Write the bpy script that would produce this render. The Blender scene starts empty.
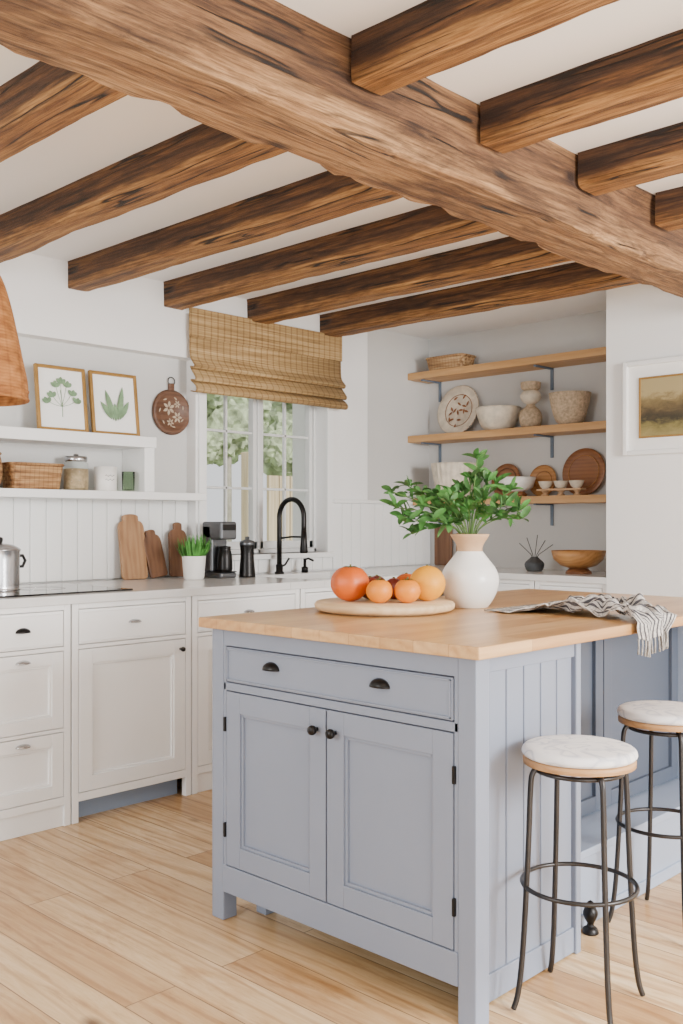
import bpy, bmesh, math, random
from mathutils import Vector, Matrix, noise
random.seed(7)
SC=bpy.context.scene
COL=SC.collection
pi=math.pi

# ------------------------------------------------------------ materials
def _new(name):
    m=bpy.data.materials.new(name); m.use_nodes=True
    nt=m.node_tree; b=nt.nodes['Principled BSDF']
    return m,nt,b
def lin(c):
    if isinstance(c,str):
        c=c.lstrip('#'); c=[int(c[i:i+2],16)/255 for i in (0,2,4)]
        c=[x/12.92 if x<=.04045 else ((x+.055)/1.055)**2.4 for x in c]
    return (*c[:3],1)
def coords(nt,scale=(1,1,1),rot=(0,0,0)):
    t=nt.nodes.new('ShaderNodeTexCoord'); mp=nt.nodes.new('ShaderNodeMapping')
    mp.inputs['Scale'].default_value=scale; mp.inputs['Rotation'].default_value=rot
    nt.links.new(t.outputs['Object'],mp.inputs['Vector']); return mp.outputs['Vector']
def noi(nt,vec,scale,detail=4,dist=0,rough=.5):
    n=nt.nodes.new('ShaderNodeTexNoise'); n.inputs['Scale'].default_value=scale
    n.inputs['Detail'].default_value=detail; n.inputs['Distortion'].default_value=dist
    n.inputs['Roughness'].default_value=rough
    nt.links.new(vec,n.inputs['Vector']); return n.outputs['Fac']
def ramp(nt,fac,stops):
    r=nt.nodes.new('ShaderNodeValToRGB'); e=r.color_ramp.elements
    while len(e)<len(stops): e.new(.5)
    for i,(p,c) in enumerate(stops):
        e[i].position=p; e[i].color=lin(c)
    nt.links.new(fac,r.inputs['Fac']); return r.outputs['Color']
def mix(nt,f,a,b,mode='MIX'):
    m=nt.nodes.new('ShaderNodeMix'); m.data_type='RGBA'; m.blend_type=mode
    if isinstance(f,(int,float)): m.inputs[0].default_value=f
    else: nt.links.new(f,m.inputs[0])
    for s,v in ((m.inputs[6],a),(m.inputs[7],b)):
        if hasattr(v,'links'): nt.links.new(v,s)
        else: s.default_value=lin(v)
    return m.outputs[2]
def bump(nt,b,h,st=.2,dist=.01):
    n=nt.nodes.new('ShaderNodeBump'); n.inputs['Strength'].default_value=st; n.inputs['Distance'].default_value=dist
    nt.links.new(h,n.inputs['Height']); nt.links.new(n.outputs['Normal'],b.inputs['Normal'])
def plain(name,c,rough=.5,var=.06,scale=8,metal=0,bmp=0,coat=0):
    m,nt,b=_new(name); v=coords(nt); f=noi(nt,v,scale,5)
    cl=lin(c); d=tuple(x*(1-var) for x in cl[:3]); l=tuple(min(1,x*(1+var)) for x in cl[:3])
    nt.links.new(ramp(nt,f,[(.3,d),(.7,l)]),b.inputs['Base Color'])
    b.inputs['Roughness'].default_value=rough; b.inputs['Metallic'].default_value=metal
    b.inputs['Coat Weight'].default_value=coat
    if bmp: bump(nt,b,noi(nt,v,scale*12,3),bmp,.003)
    return m
def wood(name,dark,mid,light,axis=0,s=14,rough=.5,bmp=.25,streak=.5,staves=0):
    m,nt,b=_new(name)
    sc=[1,1,1]; sc[axis]=.07
    v=coords(nt,tuple(sc))
    f=noi(nt,v,s*2.2,8,.5,.62)
    sc2=[1,1,1]; sc2[axis]=.12
    v2=coords(nt,tuple(sc2)); g=noi(nt,v2,s*.45,4,1.2)
    c1=ramp(nt,f,[(.3,dark),(.5,mid),(.72,light)])
    c2=ramp(nt,g,[(.35,dark),(.5,mid),(.65,light)])
    w=nt.nodes.new('ShaderNodeTexWave'); w.wave_type='RINGS'; w.rings_direction='XYZ'[axis]
    w.inputs['Scale'].default_value=s*.7; w.inputs['Distortion'].default_value=6; w.inputs['Detail'].default_value=3; w.inputs['Detail Scale'].default_value=1.2
    nt.links.new(v2,w.inputs['Vector'])
    c3=ramp(nt,w.outputs['Fac'],[(0,dark),(.35,mid),(1,light)])
    c=mix(nt,streak,c1,c2); c=mix(nt,.25,c,c3)
    if staves:
        br=nt.nodes.new('ShaderNodeTexBrick'); nt.links.new(coords(nt,(1,1,1),(0,0,pi/2)),br.inputs['Vector'])
        br.inputs['Scale'].default_value=1; br.inputs['Brick Width'].default_value=1.3; br.inputs['Row Height'].default_value=staves
        br.inputs['Mortar Size'].default_value=.0007
        br.inputs['Color1'].default_value=lin('#ffffff'); br.inputs['Color2'].default_value=lin('#e2d2bc'); br.inputs['Mortar'].default_value=lin('#a88660')
        c=mix(nt,.8,c,br.outputs['Color'],'MULTIPLY')
    nt.links.new(c,b.inputs['Base Color']); b.inputs['Roughness'].default_value=rough
    if bmp: bump(nt,b,f,bmp,.006)
    return m
def hewn(name,axis,dk,md,lt,worn,half,lowbias=.5,cs=9,cw_=.014,patch=0,topbias=-.3):
    """old rough timber: fine grain, dark cracks, knots, more worn and pale toward the lower face"""
    m,nt,b=_new(name)
    def st(a,k=1): 
        s=[k,k,k]; s[axis]=a*k; return tuple(s)
    grain=noi(nt,coords(nt,st(.035)),140,8,.12,.78)
    mid=noi(nt,coords(nt,st(.05)),30,9,.4,.72)
    big=noi(nt,coords(nt,st(.3)),3.2,6,.6,.65)
    c=ramp(nt,mid,[(.33,dk),(.5,md),(.67,lt)])
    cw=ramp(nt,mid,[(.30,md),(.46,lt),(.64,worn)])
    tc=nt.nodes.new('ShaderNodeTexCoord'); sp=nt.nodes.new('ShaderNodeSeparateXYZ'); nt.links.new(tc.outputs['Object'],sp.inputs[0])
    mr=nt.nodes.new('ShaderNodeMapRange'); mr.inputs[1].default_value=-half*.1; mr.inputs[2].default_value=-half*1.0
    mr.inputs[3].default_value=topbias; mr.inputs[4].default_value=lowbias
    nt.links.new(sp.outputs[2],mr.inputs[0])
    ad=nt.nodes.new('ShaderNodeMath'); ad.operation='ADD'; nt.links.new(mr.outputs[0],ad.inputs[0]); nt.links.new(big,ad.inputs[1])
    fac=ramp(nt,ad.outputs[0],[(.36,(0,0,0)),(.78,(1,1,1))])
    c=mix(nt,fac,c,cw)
    c=mix(nt,.7,c,ramp(nt,grain,[(.38,'#65554a'),(.48,'#cbc2b7'),(.58,'#ffffff')]),'MULTIPLY')
    w=nt.nodes.new('ShaderNodeTexWave'); w.wave_type='RINGS'; w.rings_direction='XYZ'[axis]
    w.inputs['Scale'].default_value=15; w.inputs['Distortion'].default_value=7; w.inputs['Detail'].default_value=4; w.inputs['Detail Scale'].default_value=.9
    nt.links.new(coords(nt,st(.12)),w.inputs['Vector'])
    c=mix(nt,.5,c,ramp(nt,w.outputs['Fac'],[(.0,'#6a5541'),(.18,'#ffffff')]),'MULTIPLY')
    if patch:
        pn=noi(nt,coords(nt,st(.4,1)),4,6,.6,.65)
        c=mix(nt,patch,c,ramp(nt,pn,[(.36,'#6b523d'),(.5,'#ffffff')]),'MULTIPLY')
    cr_=noi(nt,coords(nt,st(.035)),cs,3,.4,.5)
    ck=ramp(nt,cr_,[(.5-cw_,(1,1,1)),(.5-cw_*.3,(0,0,0)),(.5+cw_*.3,(0,0,0)),(.5+cw_,(1,1,1))])
    brk=noi(nt,coords(nt,st(.5)),4,2)
    bk=ramp(nt,brk,[(.48,(1,1,1)),(.53,(0,0,0))])
    mx=nt.nodes.new('ShaderNodeMath'); mx.operation='MAXIMUM'; nt.links.new(ck,mx.inputs[0]); nt.links.new(bk,mx.inputs[1])
    c=mix(nt,mx.outputs[0],'#1a0f08',c)
    vo=nt.nodes.new('ShaderNodeTexVoronoi'); vo.inputs['Scale'].default_value=3.2; nt.links.new(coords(nt,st(.6)),vo.inputs['Vector'])
    kn=ramp(nt,vo.outputs['Distance'],[(.035,(1,1,1)),(.11,(0,0,0))])
    c=mix(nt,kn,c,'#2b170c')
    nt.links.new(c,b.inputs['Base Color']); b.inputs['Roughness'].default_value=.7
    h=nt.nodes.new('ShaderNodeMath'); h.operation='MULTIPLY_ADD'; nt.links.new(mx.outputs[0],h.inputs[0]); h.inputs[1].default_value=1.5; nt.links.new(grain,h.inputs[2])
    h2=nt.nodes.new('ShaderNodeMath'); h2.operation='ADD'; nt.links.new(h.outputs[0],h2.inputs[0]); nt.links.new(mid,h2.inputs[1])
    bump(nt,b,h2.outputs[0],.85,.009)
    return m
def floor_mat():
    m,nt,b=_new('oak_floor')
    v=coords(nt,(1,1,1))
    br=nt.nodes.new('ShaderNodeTexBrick'); nt.links.new(v,br.inputs['Vector'])
    br.offset=.37; br.offset_frequency=2
    br.inputs['Scale'].default_value=1; br.inputs['Brick Width'].default_value=2.1; br.inputs['Row Height'].default_value=.155
    br.inputs['Mortar Size'].default_value=.0017; br.inputs['Mortar Smooth'].default_value=.2
    br.inputs['Color1'].default_value=lin('#dfc6a0'); br.inputs['Color2'].default_value=lin('#b99569'); br.inputs['Mortar'].default_value=lin('#775a3a')
    sc=nt.nodes.new('ShaderNodeVectorMath'); sc.operation='MULTIPLY'; nt.links.new(br.outputs['Color'],sc.inputs[0]); sc.inputs[1].default_value=(23,31,17)
    def plank(scale):
        a=nt.nodes.new('ShaderNodeVectorMath'); a.operation='ADD'; nt.links.new(coords(nt,scale),a.inputs[0]); nt.links.new(sc.outputs[0],a.inputs[1]); return a.outputs[0]
    f=noi(nt,plank((.09,1,1)),32,9,.7,.75)
    g=ramp(nt,f,[(.34,'#b89872'),(.46,'#ecdfca'),(.6,'#ffffff')])
    w=nt.nodes.new('ShaderNodeTexWave'); w.bands_direction='Y'; w.inputs['Scale'].default_value=4.5; w.inputs['Distortion'].default_value=15
    w.inputs['Detail'].default_value=5; w.inputs['Detail Scale'].default_value=.5; nt.links.new(plank((.15,1,1)),w.inputs['Vector'])
    g3=ramp(nt,w.outputs['Fac'],[(.0,'#c4a47b'),(.16,'#fffaf4'),(1,'#ffffff')])
    f2=noi(nt,plank((.35,1,1)),5,6,1.0,.6)
    g2=ramp(nt,f2,[(.35,'#d6bd96'),(.5,'#ffffff'),(.65,'#efe3cd')])
    vo=nt.nodes.new('ShaderNodeTexVoronoi'); vo.inputs['Scale'].default_value=2.9; nt.links.new(plank((.55,1,1)),vo.inputs['Vector'])
    kn=ramp(nt,vo.outputs['Distance'],[(.018,(1,1,1)),(.085,(0,0,0))])
    c=mix(nt,.65,br.outputs['Color'],g,'MULTIPLY'); c=mix(nt,.55,c,g2,'MULTIPLY'); c=mix(nt,.45,c,g3,'MULTIPLY'); c=mix(nt,kn,c,'#6b4c2e')
    nt.links.new(c,b.inputs['Base Color']); b.inputs['Roughness'].default_value=.34
    bump(nt,b,f,.05,.002); return m
def weave(name,c1,c2,c3,su=60,sv=120,diru='Y',dirv='Z',ns=60,fine=.08,wv=.35,thread=.12):
    m,nt,b=_new(name); v=coords(nt)
    a=nt.nodes.new('ShaderNodeTexWave'); a.bands_direction=dirv; a.inputs['Scale'].default_value=sv*.05*3; a.inputs['Distortion'].default_value=.5; a.inputs['Detail'].default_value=2
    nt.links.new(v,a.inputs['Vector'])
    u=nt.nodes.new('ShaderNodeTexWave'); u.bands_direction=diru; u.inputs['Scale'].default_value=su*.05*3; u.inputs['Distortion'].default_value=.2
    nt.links.new(v,u.inputs['Vector'])
    sc={'Y':(1,fine,1),'X':(fine,1,1),'Z':(1,1,fine)}[diru]
    n=noi(nt,coords(nt,sc),ns,4,.2)
    c=ramp(nt,n,[(.33,c1),(.5,c2),(.68,c3)])
    c=mix(nt,wv,c,ramp(nt,a.outputs['Fac'],[(0,c1),(.5,'#ffffff')]),'MULTIPLY')
    c=mix(nt,wv,c,ramp(nt,u.outputs['Fac'],[(0,c1),(thread,'#ffffff')]),'MULTIPLY')
    nt.links.new(c,b.inputs['Base Color']); b.inputs['Roughness'].default_value=.8
    bump(nt,b,a.outputs['Fac'],.3,.002); return m

M={}
M['wall']=plain('white_plaster','#f0efed',.85,.015,3,bmp=.05)
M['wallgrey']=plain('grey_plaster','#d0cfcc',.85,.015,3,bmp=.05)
M['ceil']=plain('ceiling_plaster','#f8f8f8',.9,.01,2)
M['white']=plain('white_cabinet_paint','#f4f4f3',.4,.01,6)
M['trimw']=plain('white_trim_paint','#f1f1ef',.45,.01,6)
M['winpaint']=plain('window_paint','#dcdcda',.45,.01,6)
M['blue']=plain('blue_grey_paint','#7e8696',.42,.025,5)
M['bluedark']=plain('dark_blue_paint','#4d5563',.5,.02,5)  # darker blue of the island's knee panels
M['bluetoe']=plain('blue_toe_kick','#92a2b8',.5,.02,5)
M['bluepale']=plain('pale_blue_paint','#95a1b5',.45,.02,5)
M['stone']=plain('quartz_top','#dddcda',.15,.03,9)
M['black']=plain('black_metal','#1c1a19',.35,.1,10,metal=.6)
M['bronze']=plain('dark_grey_metal','#3c3a39',.35,.15,10,metal=.75)
M['bracket']=plain('bracket_paint','#667484',.5,.05,8)
M['glassblack']=plain('ceramic_hob','#0b0b0d',.06,.1,5)
M['steel']=plain('brushed_steel','#b9b9bb',.25,.05,20,metal=1)
M['greymetal']=plain('dark_machine_body','#66686b',.3,.05,20,metal=.7)
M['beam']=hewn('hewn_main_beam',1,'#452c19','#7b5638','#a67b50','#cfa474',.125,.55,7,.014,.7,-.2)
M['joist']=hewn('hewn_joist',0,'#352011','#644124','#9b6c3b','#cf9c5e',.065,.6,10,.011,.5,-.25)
M['butcher']=wood('oak_worktop','#b08350','#c99d69','#dab784',1,16,.3,.05,.4,staves=.11)
M['shelf']=wood('oak_shelf','#a87b48','#c99a64','#dcb283',0,16,.5,.1)
M['board']=wood('cutting_board_wood','#bf9a6e','#d4b487','#e4c9a2',0,14,.5,.05)
M['boarda']=wood('board_oak','#835a39','#a77d56','#be966c',2,14,.5,.1)
M['boardb']=wood('board_walnut','#4f321f','#6f4a30','#8a6243',2,14,.5,.1)
M['darkwood']=wood('dark_wood','#6b4128','#8f5c39','#ab774c',0,18,.45,.1)
M['redwood']=wood('carved_brown_wood','#473023','#674632','#7c5840',1,20,.5,.3)
M['plaquecream']=plain('faded_floral_paint','#b7a48c',.8,.15,30)
M['bowlwood']=wood('bowl_wood','#93602f','#b78048','#cf9c61',0,18,.4,.1)
M['stoolwood']=wood('stool_wood','#8c6238','#ad8052','#c39869',0,16,.5,.05)
M['blind']=weave('woven_reed','#8f7045','#b39362','#c9ab7a',46,380,'Y','Z',120,.02,.45,.2)
M['wicker']=weave('wicker','#6f4a2b','#a1764a','#c29a68',90,110,'Y','Z')
M['lampw']=weave('lamp_rattan','#8a5527','#a66d37','#b97f47',40,200,'Y','Z',40,.2,.2)
M['basket']=weave('basket_straw','#7d5a38','#b18b60','#d0b084',90,110,'X','Z')
M['floor']=floor_mat()
M['ceramic']=plain('white_ceramic','#efece6',.35,.03,14,coat=.1)
M['cream']=plain('cream_stoneware','#d9cdb9',.7,.16,26,bmp=.3)
M['speck']=plain('speckled_clay','#c0aa8e',.75,.3,60,bmp=.5)
M['clay']=plain('raw_clay','#c9a37c',.7,.08,20,bmp=.1)
M['greyclay']=plain('grey_pot','#4c4e50',.6,.15,30)
M['greendark']=plain('leaf_green','#3f7030',.6,.7,16)
M['greenstem']=plain('stem_green','#5a7a3a',.5,.2,14)
M['greenb']=plain('herb_green','#4f8f3c',.5,.45,18)
M['orange']=plain('orange_peel','#e39a08',.55,.1,16,bmp=.15)
M['persim']=plain('persimmon_skin','#dd8104',.5,.12,12)
M['tomato']=plain('red_orange_skin','#cb5a06',.45,.22,9)
M['plum']=plain('dark_red_skin','#6b1c12',.3,.25,14,coat=.2)
M['calyx']=plain('calyx','#5c5a2c',.7,.2,30)
M['paper']=plain('print_paper','#f5f4f0',.8,.01,5)
M['gold']=plain('brass_frame','#a07a40',.4,.12,20,metal=.4)
M['leafprint']=plain('print_green','#76936f',.8,.3,25)
M['grain']=plain('grain','#c9b08a',.8,.2,90)
M['ink']=plain('ink','#3a3a3a',.7,.1,20)
M['grass']=plain('grass','#b3c09c',.9,.3,6)
M['hedge']=plain('hedge_leaves','#a6b290',.9,.5,9)
M['bark']=plain('bark','#a09a8c',.9,.2,9)
M['fence']=wood('fence_wood','#a3906f','#c2b08f','#d6c8ac',2,8,.8,.2)
def mk_glass(name,col,al=0):
    m,nt,b=_new(name); b.inputs['Base Color'].default_value=lin(col); b.inputs['Roughness'].default_value=.02
    b.inputs['Transmission Weight'].default_value=1; b.inputs['IOR'].default_value=1.1 if al else 1.45
    return m
M['pane']=mk_glass('window_glass','#ffffff',1)
M['jar']=mk_glass('jar_glass','#f2f6f4',1)
M['greenglass']=mk_glass('green_glass','#dcebd8',1)
def stripe_mat():
    m,nt,b=_new('striped_cloth'); uv=nt.nodes.new('ShaderNodeUVMap')
    sp=nt.nodes.new('ShaderNodeSeparateXYZ'); nt.links.new(uv.outputs['UV'],sp.inputs[0])
    def math_(op,a,v=None):
        n=nt.nodes.new('ShaderNodeMath'); n.operation=op
        nt.links.new(a,n.inputs[0])
        if v is not None: n.inputs[1].default_value=v
        return n.outputs[0]
    s=math_('FRACT',math_('MULTIPLY',sp.outputs[0],21))
    c=ramp(nt,s,[(.0,'#d6d2cc'),(.5,'#d0ccc6'),(.58,'#49484e'),(.88,'#525157'),(.98,'#d2cec8')])
    b.inputs['Roughness'].default_value=.95
    v=coords(nt); f=noi(nt,v,140,2); c=mix(nt,.5,c,ramp(nt,f,[(.38,'#807d83'),(.6,'#ffffff')]),'MULTIPLY')
    nt.links.new(c,b.inputs['Base Color']); return m
M['stripe']=stripe_mat()
M['fringe']=plain('fringe','#a5a29d',.95,.4,120)
def cushion_mat():
    m,nt,b=_new('cushion_fabric'); v=coords(nt); f=noi(nt,v,9,1,1.6)
    nt.links.new(ramp(nt,f,[(.35,'#eae8e6'),(.48,'#e6e4e2'),(.53,'#c5c5cb'),(.59,'#e7e5e4')]),b.inputs['Base Color'])
    bump(nt,b,noi(nt,v,300,2),.2,.001)
    b.inputs['Roughness'].default_value=.95; return m
M['cushion']=cushion_mat()
def painting_mat():
    m,nt,b=_new('landscape_painting'); t=nt.nodes.new('ShaderNodeTexCoord'); sp=nt.nodes.new('ShaderNodeSeparateXYZ')
    nt.links.new(t.outputs['Generated'],sp.inputs[0])
    n=noi(nt,coords(nt,(1,1,2)),14,8,.5,.65)
    a=nt.nodes.new('ShaderNodeMath'); a.operation='MULTIPLY_ADD'; nt.links.new(n,a.inputs[0]); a.inputs[1].default_value=.5
    nt.links.new(sp.outputs[2],a.inputs[2])
    c=ramp(nt,a.outputs[0],[(.2,'#9d8e5a'),(.42,'#7d713e'),(.55,'#332c1c'),(.68,'#4d4026'),(.88,'#7d6a42'),(1,'#a8966a')])
    nt.links.new(c,b.inputs['Base Color']); b.inputs['Roughness'].default_value=.5; return m
M['painting']=painting_mat()

# ------------------------------------------------------------ object helpers
def tag(o,label=None,cat=None,kind=None,group=None):
    if label: o['label']=label
    if cat: o['category']=cat
    if kind: o['kind']=kind
    if group: o['group']=group
    return o
def root(name,loc,label,cat,rz=0,group=None):
    e=bpy.data.objects.new(name,None); e.empty_display_size=.1; e.location=loc; e.rotation_euler=(0,0,rz)
    COL.objects.link(e); return tag(e,label,cat,group=group)
def finish(name,bm,mat,parent=None,smooth=False,bevel=0,sub=0,solid=0,loc=None,rot=None,world=False,seg=2,split=0):
    if world and parent is not None:
        bmesh.ops.translate(bm,verts=bm.verts,vec=-Vector(parent.location))
    bmesh.ops.recalc_face_normals(bm,faces=bm.faces)
    me=bpy.data.meshes.new(name); bm.to_mesh(me); bm.free()
    mats=mat if isinstance(mat,list) else [mat]
    for k in mats: me.materials.append(M[k])
    if smooth: 
        for p in me.polygons: p.use_smooth=True
    o=bpy.data.objects.new(name,me); COL.objects.link(o)
    if parent is not None: o.parent=parent
    if loc is not None: o.location=loc
    if rot is not None: o.rotation_euler=rot
    if solid:
        s=o.modifiers.new('solid','SOLIDIFY'); s.thickness=solid; s.offset=0
    if bevel:
        b=o.modifiers.new('bevel','BEVEL'); b.width=bevel; b.segments=seg; b.limit_method='ANGLE'
    if sub:
        s=o.modifiers.new('sub','SUBSURF'); s.levels=sub; s.render_levels=sub
    if split:
        s=o.modifiers.new('split','EDGE_SPLIT'); s.split_angle=split
    return o
def bxadd(bm,x0,x1,y0,y1,z0,z1,mi=0):
    if x0>x1:x0,x1=x1,x0
    if y0>y1:y0,y1=y1,y0
    vs=[bm.verts.new(p) for p in [(x0,y0,z0),(x1,y0,z0),(x1,y1,z0),(x0,y1,z0),(x0,y0,z1),(x1,y0,z1),(x1,y1,z1),(x0,y1,z1)]]
    for f in [(0,3,2,1),(4,5,6,7),(0,1,5,4),(1,2,6,5),(2,3,7,6),(3,0,4,7)]:
        fc=bm.faces.new([vs[i] for i in f]); fc.material_index=mi
def boxes(name,L,mat,parent=None,bevel=0,world=True,**k):
    bm=bmesh.new()
    for b in L: bxadd(bm,*b)
    return finish(name,bm,mat,parent,bevel=bevel,world=world,**k)
def lathe_bm(prof,seg=40,bm=None,off=(0,0,0),mi=0,wob=0,wn=7):
    bm=bm or bmesh.new(); rings=[]
    for r,z in prof:
        if r<1e-5: rings.append([bm.verts.new((off[0],off[1],off[2]+z))])
        else: rings.append([bm.verts.new((off[0]+r*(1+wob*math.sin(wn*i/seg*2*pi))*math.cos(2*pi*i/seg),off[1]+r*(1+wob*math.sin(wn*i/seg*2*pi))*math.sin(2*pi*i/seg),off[2]+z)) for i in range(seg)])
    for a,b in zip(rings,rings[1:]):
        for i in range(seg):
            j=(i+1)%seg
            if len(a)==1 and len(b)==1: continue
            if len(a)==1: f=bm.faces.new((a[0],b[j],b[i]))
            elif len(b)==1: f=bm.faces.new((a[i],a[j],b[0]))
            else: f=bm.faces.new((a[i],a[j],b[j],b[i]))
            f.material_index=mi; f.smooth=True
    return bm
def lathe(name,prof,mat,parent=None,seg=40,loc=None,rot=None,wob=0,wn=7,**k):
    return finish(name,lathe_bm(prof,seg,wob=wob,wn=wn),mat,parent,smooth=True,loc=loc,rot=rot,**k)
def tube_bm(pts,r,seg=10,bm=None,closed=False,cap=True):
    bm=bm or bmesh.new(); pts=[Vector(p) for p in pts]; n=len(pts)
    rs=r if isinstance(r,(list,tuple)) else [r]*n
    up=None; rings=[]
    for i,p in enumerate(pts):
        if closed: t=(pts[(i+1)%n]-pts[i-1]).normalized()
        else: t=(pts[min(i+1,n-1)]-pts[max(i-1,0)]).normalized()
        if up is None:
            up=Vector((0,0,1)) if abs(t.z)<.9 else Vector((1,0,0))
        s=t.cross(up).normalized(); up=s.cross(t).normalized()
        rings.append([bm.verts.new(p+rs[i]*(math.cos(2*pi*k/seg)*s+math.sin(2*pi*k/seg)*up)) for k in range(seg)])
    rng=range(n) if closed else range(n-1)
    for i in rng:
        a=rings[i]; b=rings[(i+1)%n]
        for k in range(seg):
            f=bm.faces.new((a[k],a[(k+1)%seg],b[(k+1)%seg],b[k])); f.smooth=True
    if cap and not closed:
        bm.faces.new(rings[0]); bm.faces.new(rings[-1])
    return bm
def tube(name,pts,r,mat,parent=None,seg=10,closed=False,world=False,**k):
    return finish(name,tube_bm(pts,r,seg,closed=closed),mat,parent,world=world,**k)
def arc(c,r,a0,a1,n,u,v):
    c=Vector(c);u=Vector(u);v=Vector(v)
    return [c+r*(math.cos(a0+(a1-a0)*i/n)*u+math.sin(a0+(a1-a0)*i/n)*v) for i in range(n+1)]
def prism_bm(poly,t,bm=None):
    bm=bm or bmesh.new()
    a=[bm.verts.new((0,p[0],p[1])) for p in poly]; b=[bm.verts.new((t,p[0],p[1])) for p in poly]
    bm.faces.new(a); bm.faces.new(list(reversed(b)))
    for i in range(len(poly)):
        j=(i+1)%len(poly); bm.faces.new((a[i],b[i],b[j],a[j]))
    return bm
LEAF_A=[(0,.05),(.2,.7),(.45,1),(.7,.8),(.88,.4),(1,0)]
LEAF_B=[(0,.06),(.15,.5),(.35,.9),(.55,1),(.75,.85),(.9,.5),(1,0)]
def leaf_into(bm,base,d,nrm,L,W,curl=.15,prof=LEAF_A):
    d=Vector(d).normalized(); nrm=Vector(nrm); s=d.cross(nrm)
    if s.length<1e-4: s=d.cross(Vector((1,0,0)))
    s.normalize(); n=s.cross(d).normalized(); base=Vector(base)
    prev=None
    for t,w in prof:
        c=base+d*L*t-n*(curl*L*t*t)
        w2=w*W/2
        cur=(bm.verts.new(c+s*w2+n*w2*.3),bm.verts.new(c),bm.verts.new(c-s*w2+n*w2*.3)) if w>0 else (bm.verts.new(c),)
        if prev:
            if len(cur)==3:
                for k in (0,1):
                    f=bm.faces.new((prev[k],prev[k+1],cur[k+1],cur[k])); f.smooth=True
            else:
                for k in (0,1):
                    f=bm.faces.new((prev[k],prev[k+1],cur[0])); f.smooth=True
        prev=cur
def struct(o): o['kind']='structure'; return o
def cr(ps,k=4):
    out=[]
    for i in range(len(ps)-1):
        p0=ps[max(i-1,0)];p1=ps[i];p2=ps[i+1];p3=ps[min(i+2,len(ps)-1)]
        for j in range(k):
            t=j/k; out.append(tuple(.5*((2*p1[q])+(-p0[q]+p2[q])*t+(2*p0[q]-5*p1[q]+4*p2[q]-p3[q])*t*t+(-p0[q]+3*p1[q]-3*p2[q]+p3[q])*t**3) for q in range(len(p1))))
    out.append(ps[-1]); return out

# ------------------------------------------------------------ room shell
H=2.47
struct(boxes('floor',[(-4.6,2.6,-2,5.6,-.1,0)],'floor'))
struct(boxes('ceiling',[(-4.6,2.6,-2,5.6,H,H+.12)],'ceil'))
XW=-4.25
struct(boxes('wall_left',[
 (-4.55,XW,-.4,3.27,2.09,H),
 (-4.55,XW,3.27,3.335,0,H),
 (-4.55,XW,3.335,4.265,0,1.03),(-4.55,XW,3.335,4.265,2.3,H),
 (-4.55,XW,4.265,4.64,0,H)],'wall'))
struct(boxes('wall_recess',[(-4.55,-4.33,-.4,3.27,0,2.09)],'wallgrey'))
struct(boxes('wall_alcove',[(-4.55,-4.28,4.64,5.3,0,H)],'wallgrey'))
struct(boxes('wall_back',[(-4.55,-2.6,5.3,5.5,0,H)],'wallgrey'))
struct(boxes('wall_right',[(-2.6,2.6,4.7,5.5,0,H)],'wall'))
def fb(F,u0,u1,z0,z1,n0,n1):
    ax,pl=F
    if ax=='x': return (pl+n0,pl+n1,u0,u1,z0,z1)
    return (u0,u1,pl-n1,pl-n0,z0,z1)
def beads(name,F,u0,u1,z0,z1,t=.015,w=.085,mat='trimw',parent=None,bevel=.004):
    L=[]; n=max(1,round((u1-u0)/w)); w=(u1-u0)/n
    for i in range(n):
        L.append(fb(F,u0+i*w+.002,u0+(i+1)*w-.002,z0,z1,0,t))
    L.append(fb(F,u0,u1,z0,z1,-.002,t-.008))
    return boxes(name,L,mat,parent,bevel=bevel)
struct(beads('trim_1',('x',-4.328),.9,3.268,.925,1.335))
struct(beads('trim_2',('x',XW+.001),4.31,4.64,.925,1.33))
struct(beads('trim_3',('x',-4.279),4.645,5.299,.925,1.33))
struct(boxes('trim_4',[(XW,XW+.035,4.305,4.64,1.33,1.352),(-4.28,-4.24,4.64,5.3,1.33,1.352)],'trimw',bevel=.003))
struct(beads('trim_5',('x',XW+.001),3.272,4.305,.925,1.0))

# window
w1=root('window_1',(-4.3,3.8,1.03),'white painted timber casement window with small panes','window'); w1['kind']='structure'
fx0,fx1=-4.40,-4.355
L=[(fx0,fx1+.02,3.335,3.355,1.03,2.3),(fx0,fx1+.02,4.245,4.265,1.03,2.3),(fx0,fx1+.02,3.335,4.265,2.26,2.3),(fx0,fx1+.02,3.335,4.265,1.03,1.055),(fx0,fx1+.02,3.79,3.81,1.03,2.3)]
boxes('window_frame',L,'winpaint',w1,bevel=.003)
for (a,b) in ((3.357,3.788),(3.812,4.243)):
    L=[(fx0+.01,fx1+.01,a,a+.027,1.057,2.257),(fx0+.01,fx1+.01,b-.027,b,1.057,2.257),(fx0+.01,fx1+.01,a,b,1.057,1.10),(fx0+.01,fx1+.01,a,b,2.21,2.257)]
    m=(a+b)/2
    L.append((fx0+.02,fx1-.003,m-.007,m+.007,1.095,2.22))
    L.append((fx0+.02,fx1-.003,a+.02,b-.02,1.722,1.736))
    L.append((fx0+.02,fx1-.003,a+.02,b-.02,1.40,1.414))
    boxes('casement',L,'winpaint',w1,bevel=.002)
boxes('window_pane',[(-4.382,-4.378,3.36,4.24,1.07,2.25)],'pane',w1)
struct(boxes('trim_6',[(-4.36,XW+.05,3.3,4.3,1.0,1.03)],'trimw',bevel=.004))
struct(boxes('trim_7',[(XW,XW+.015,3.285,3.335,1.03,2.33),(XW,XW+.015,4.265,4.315,1.03,2.33)],'trimw',bevel=.003))

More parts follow.
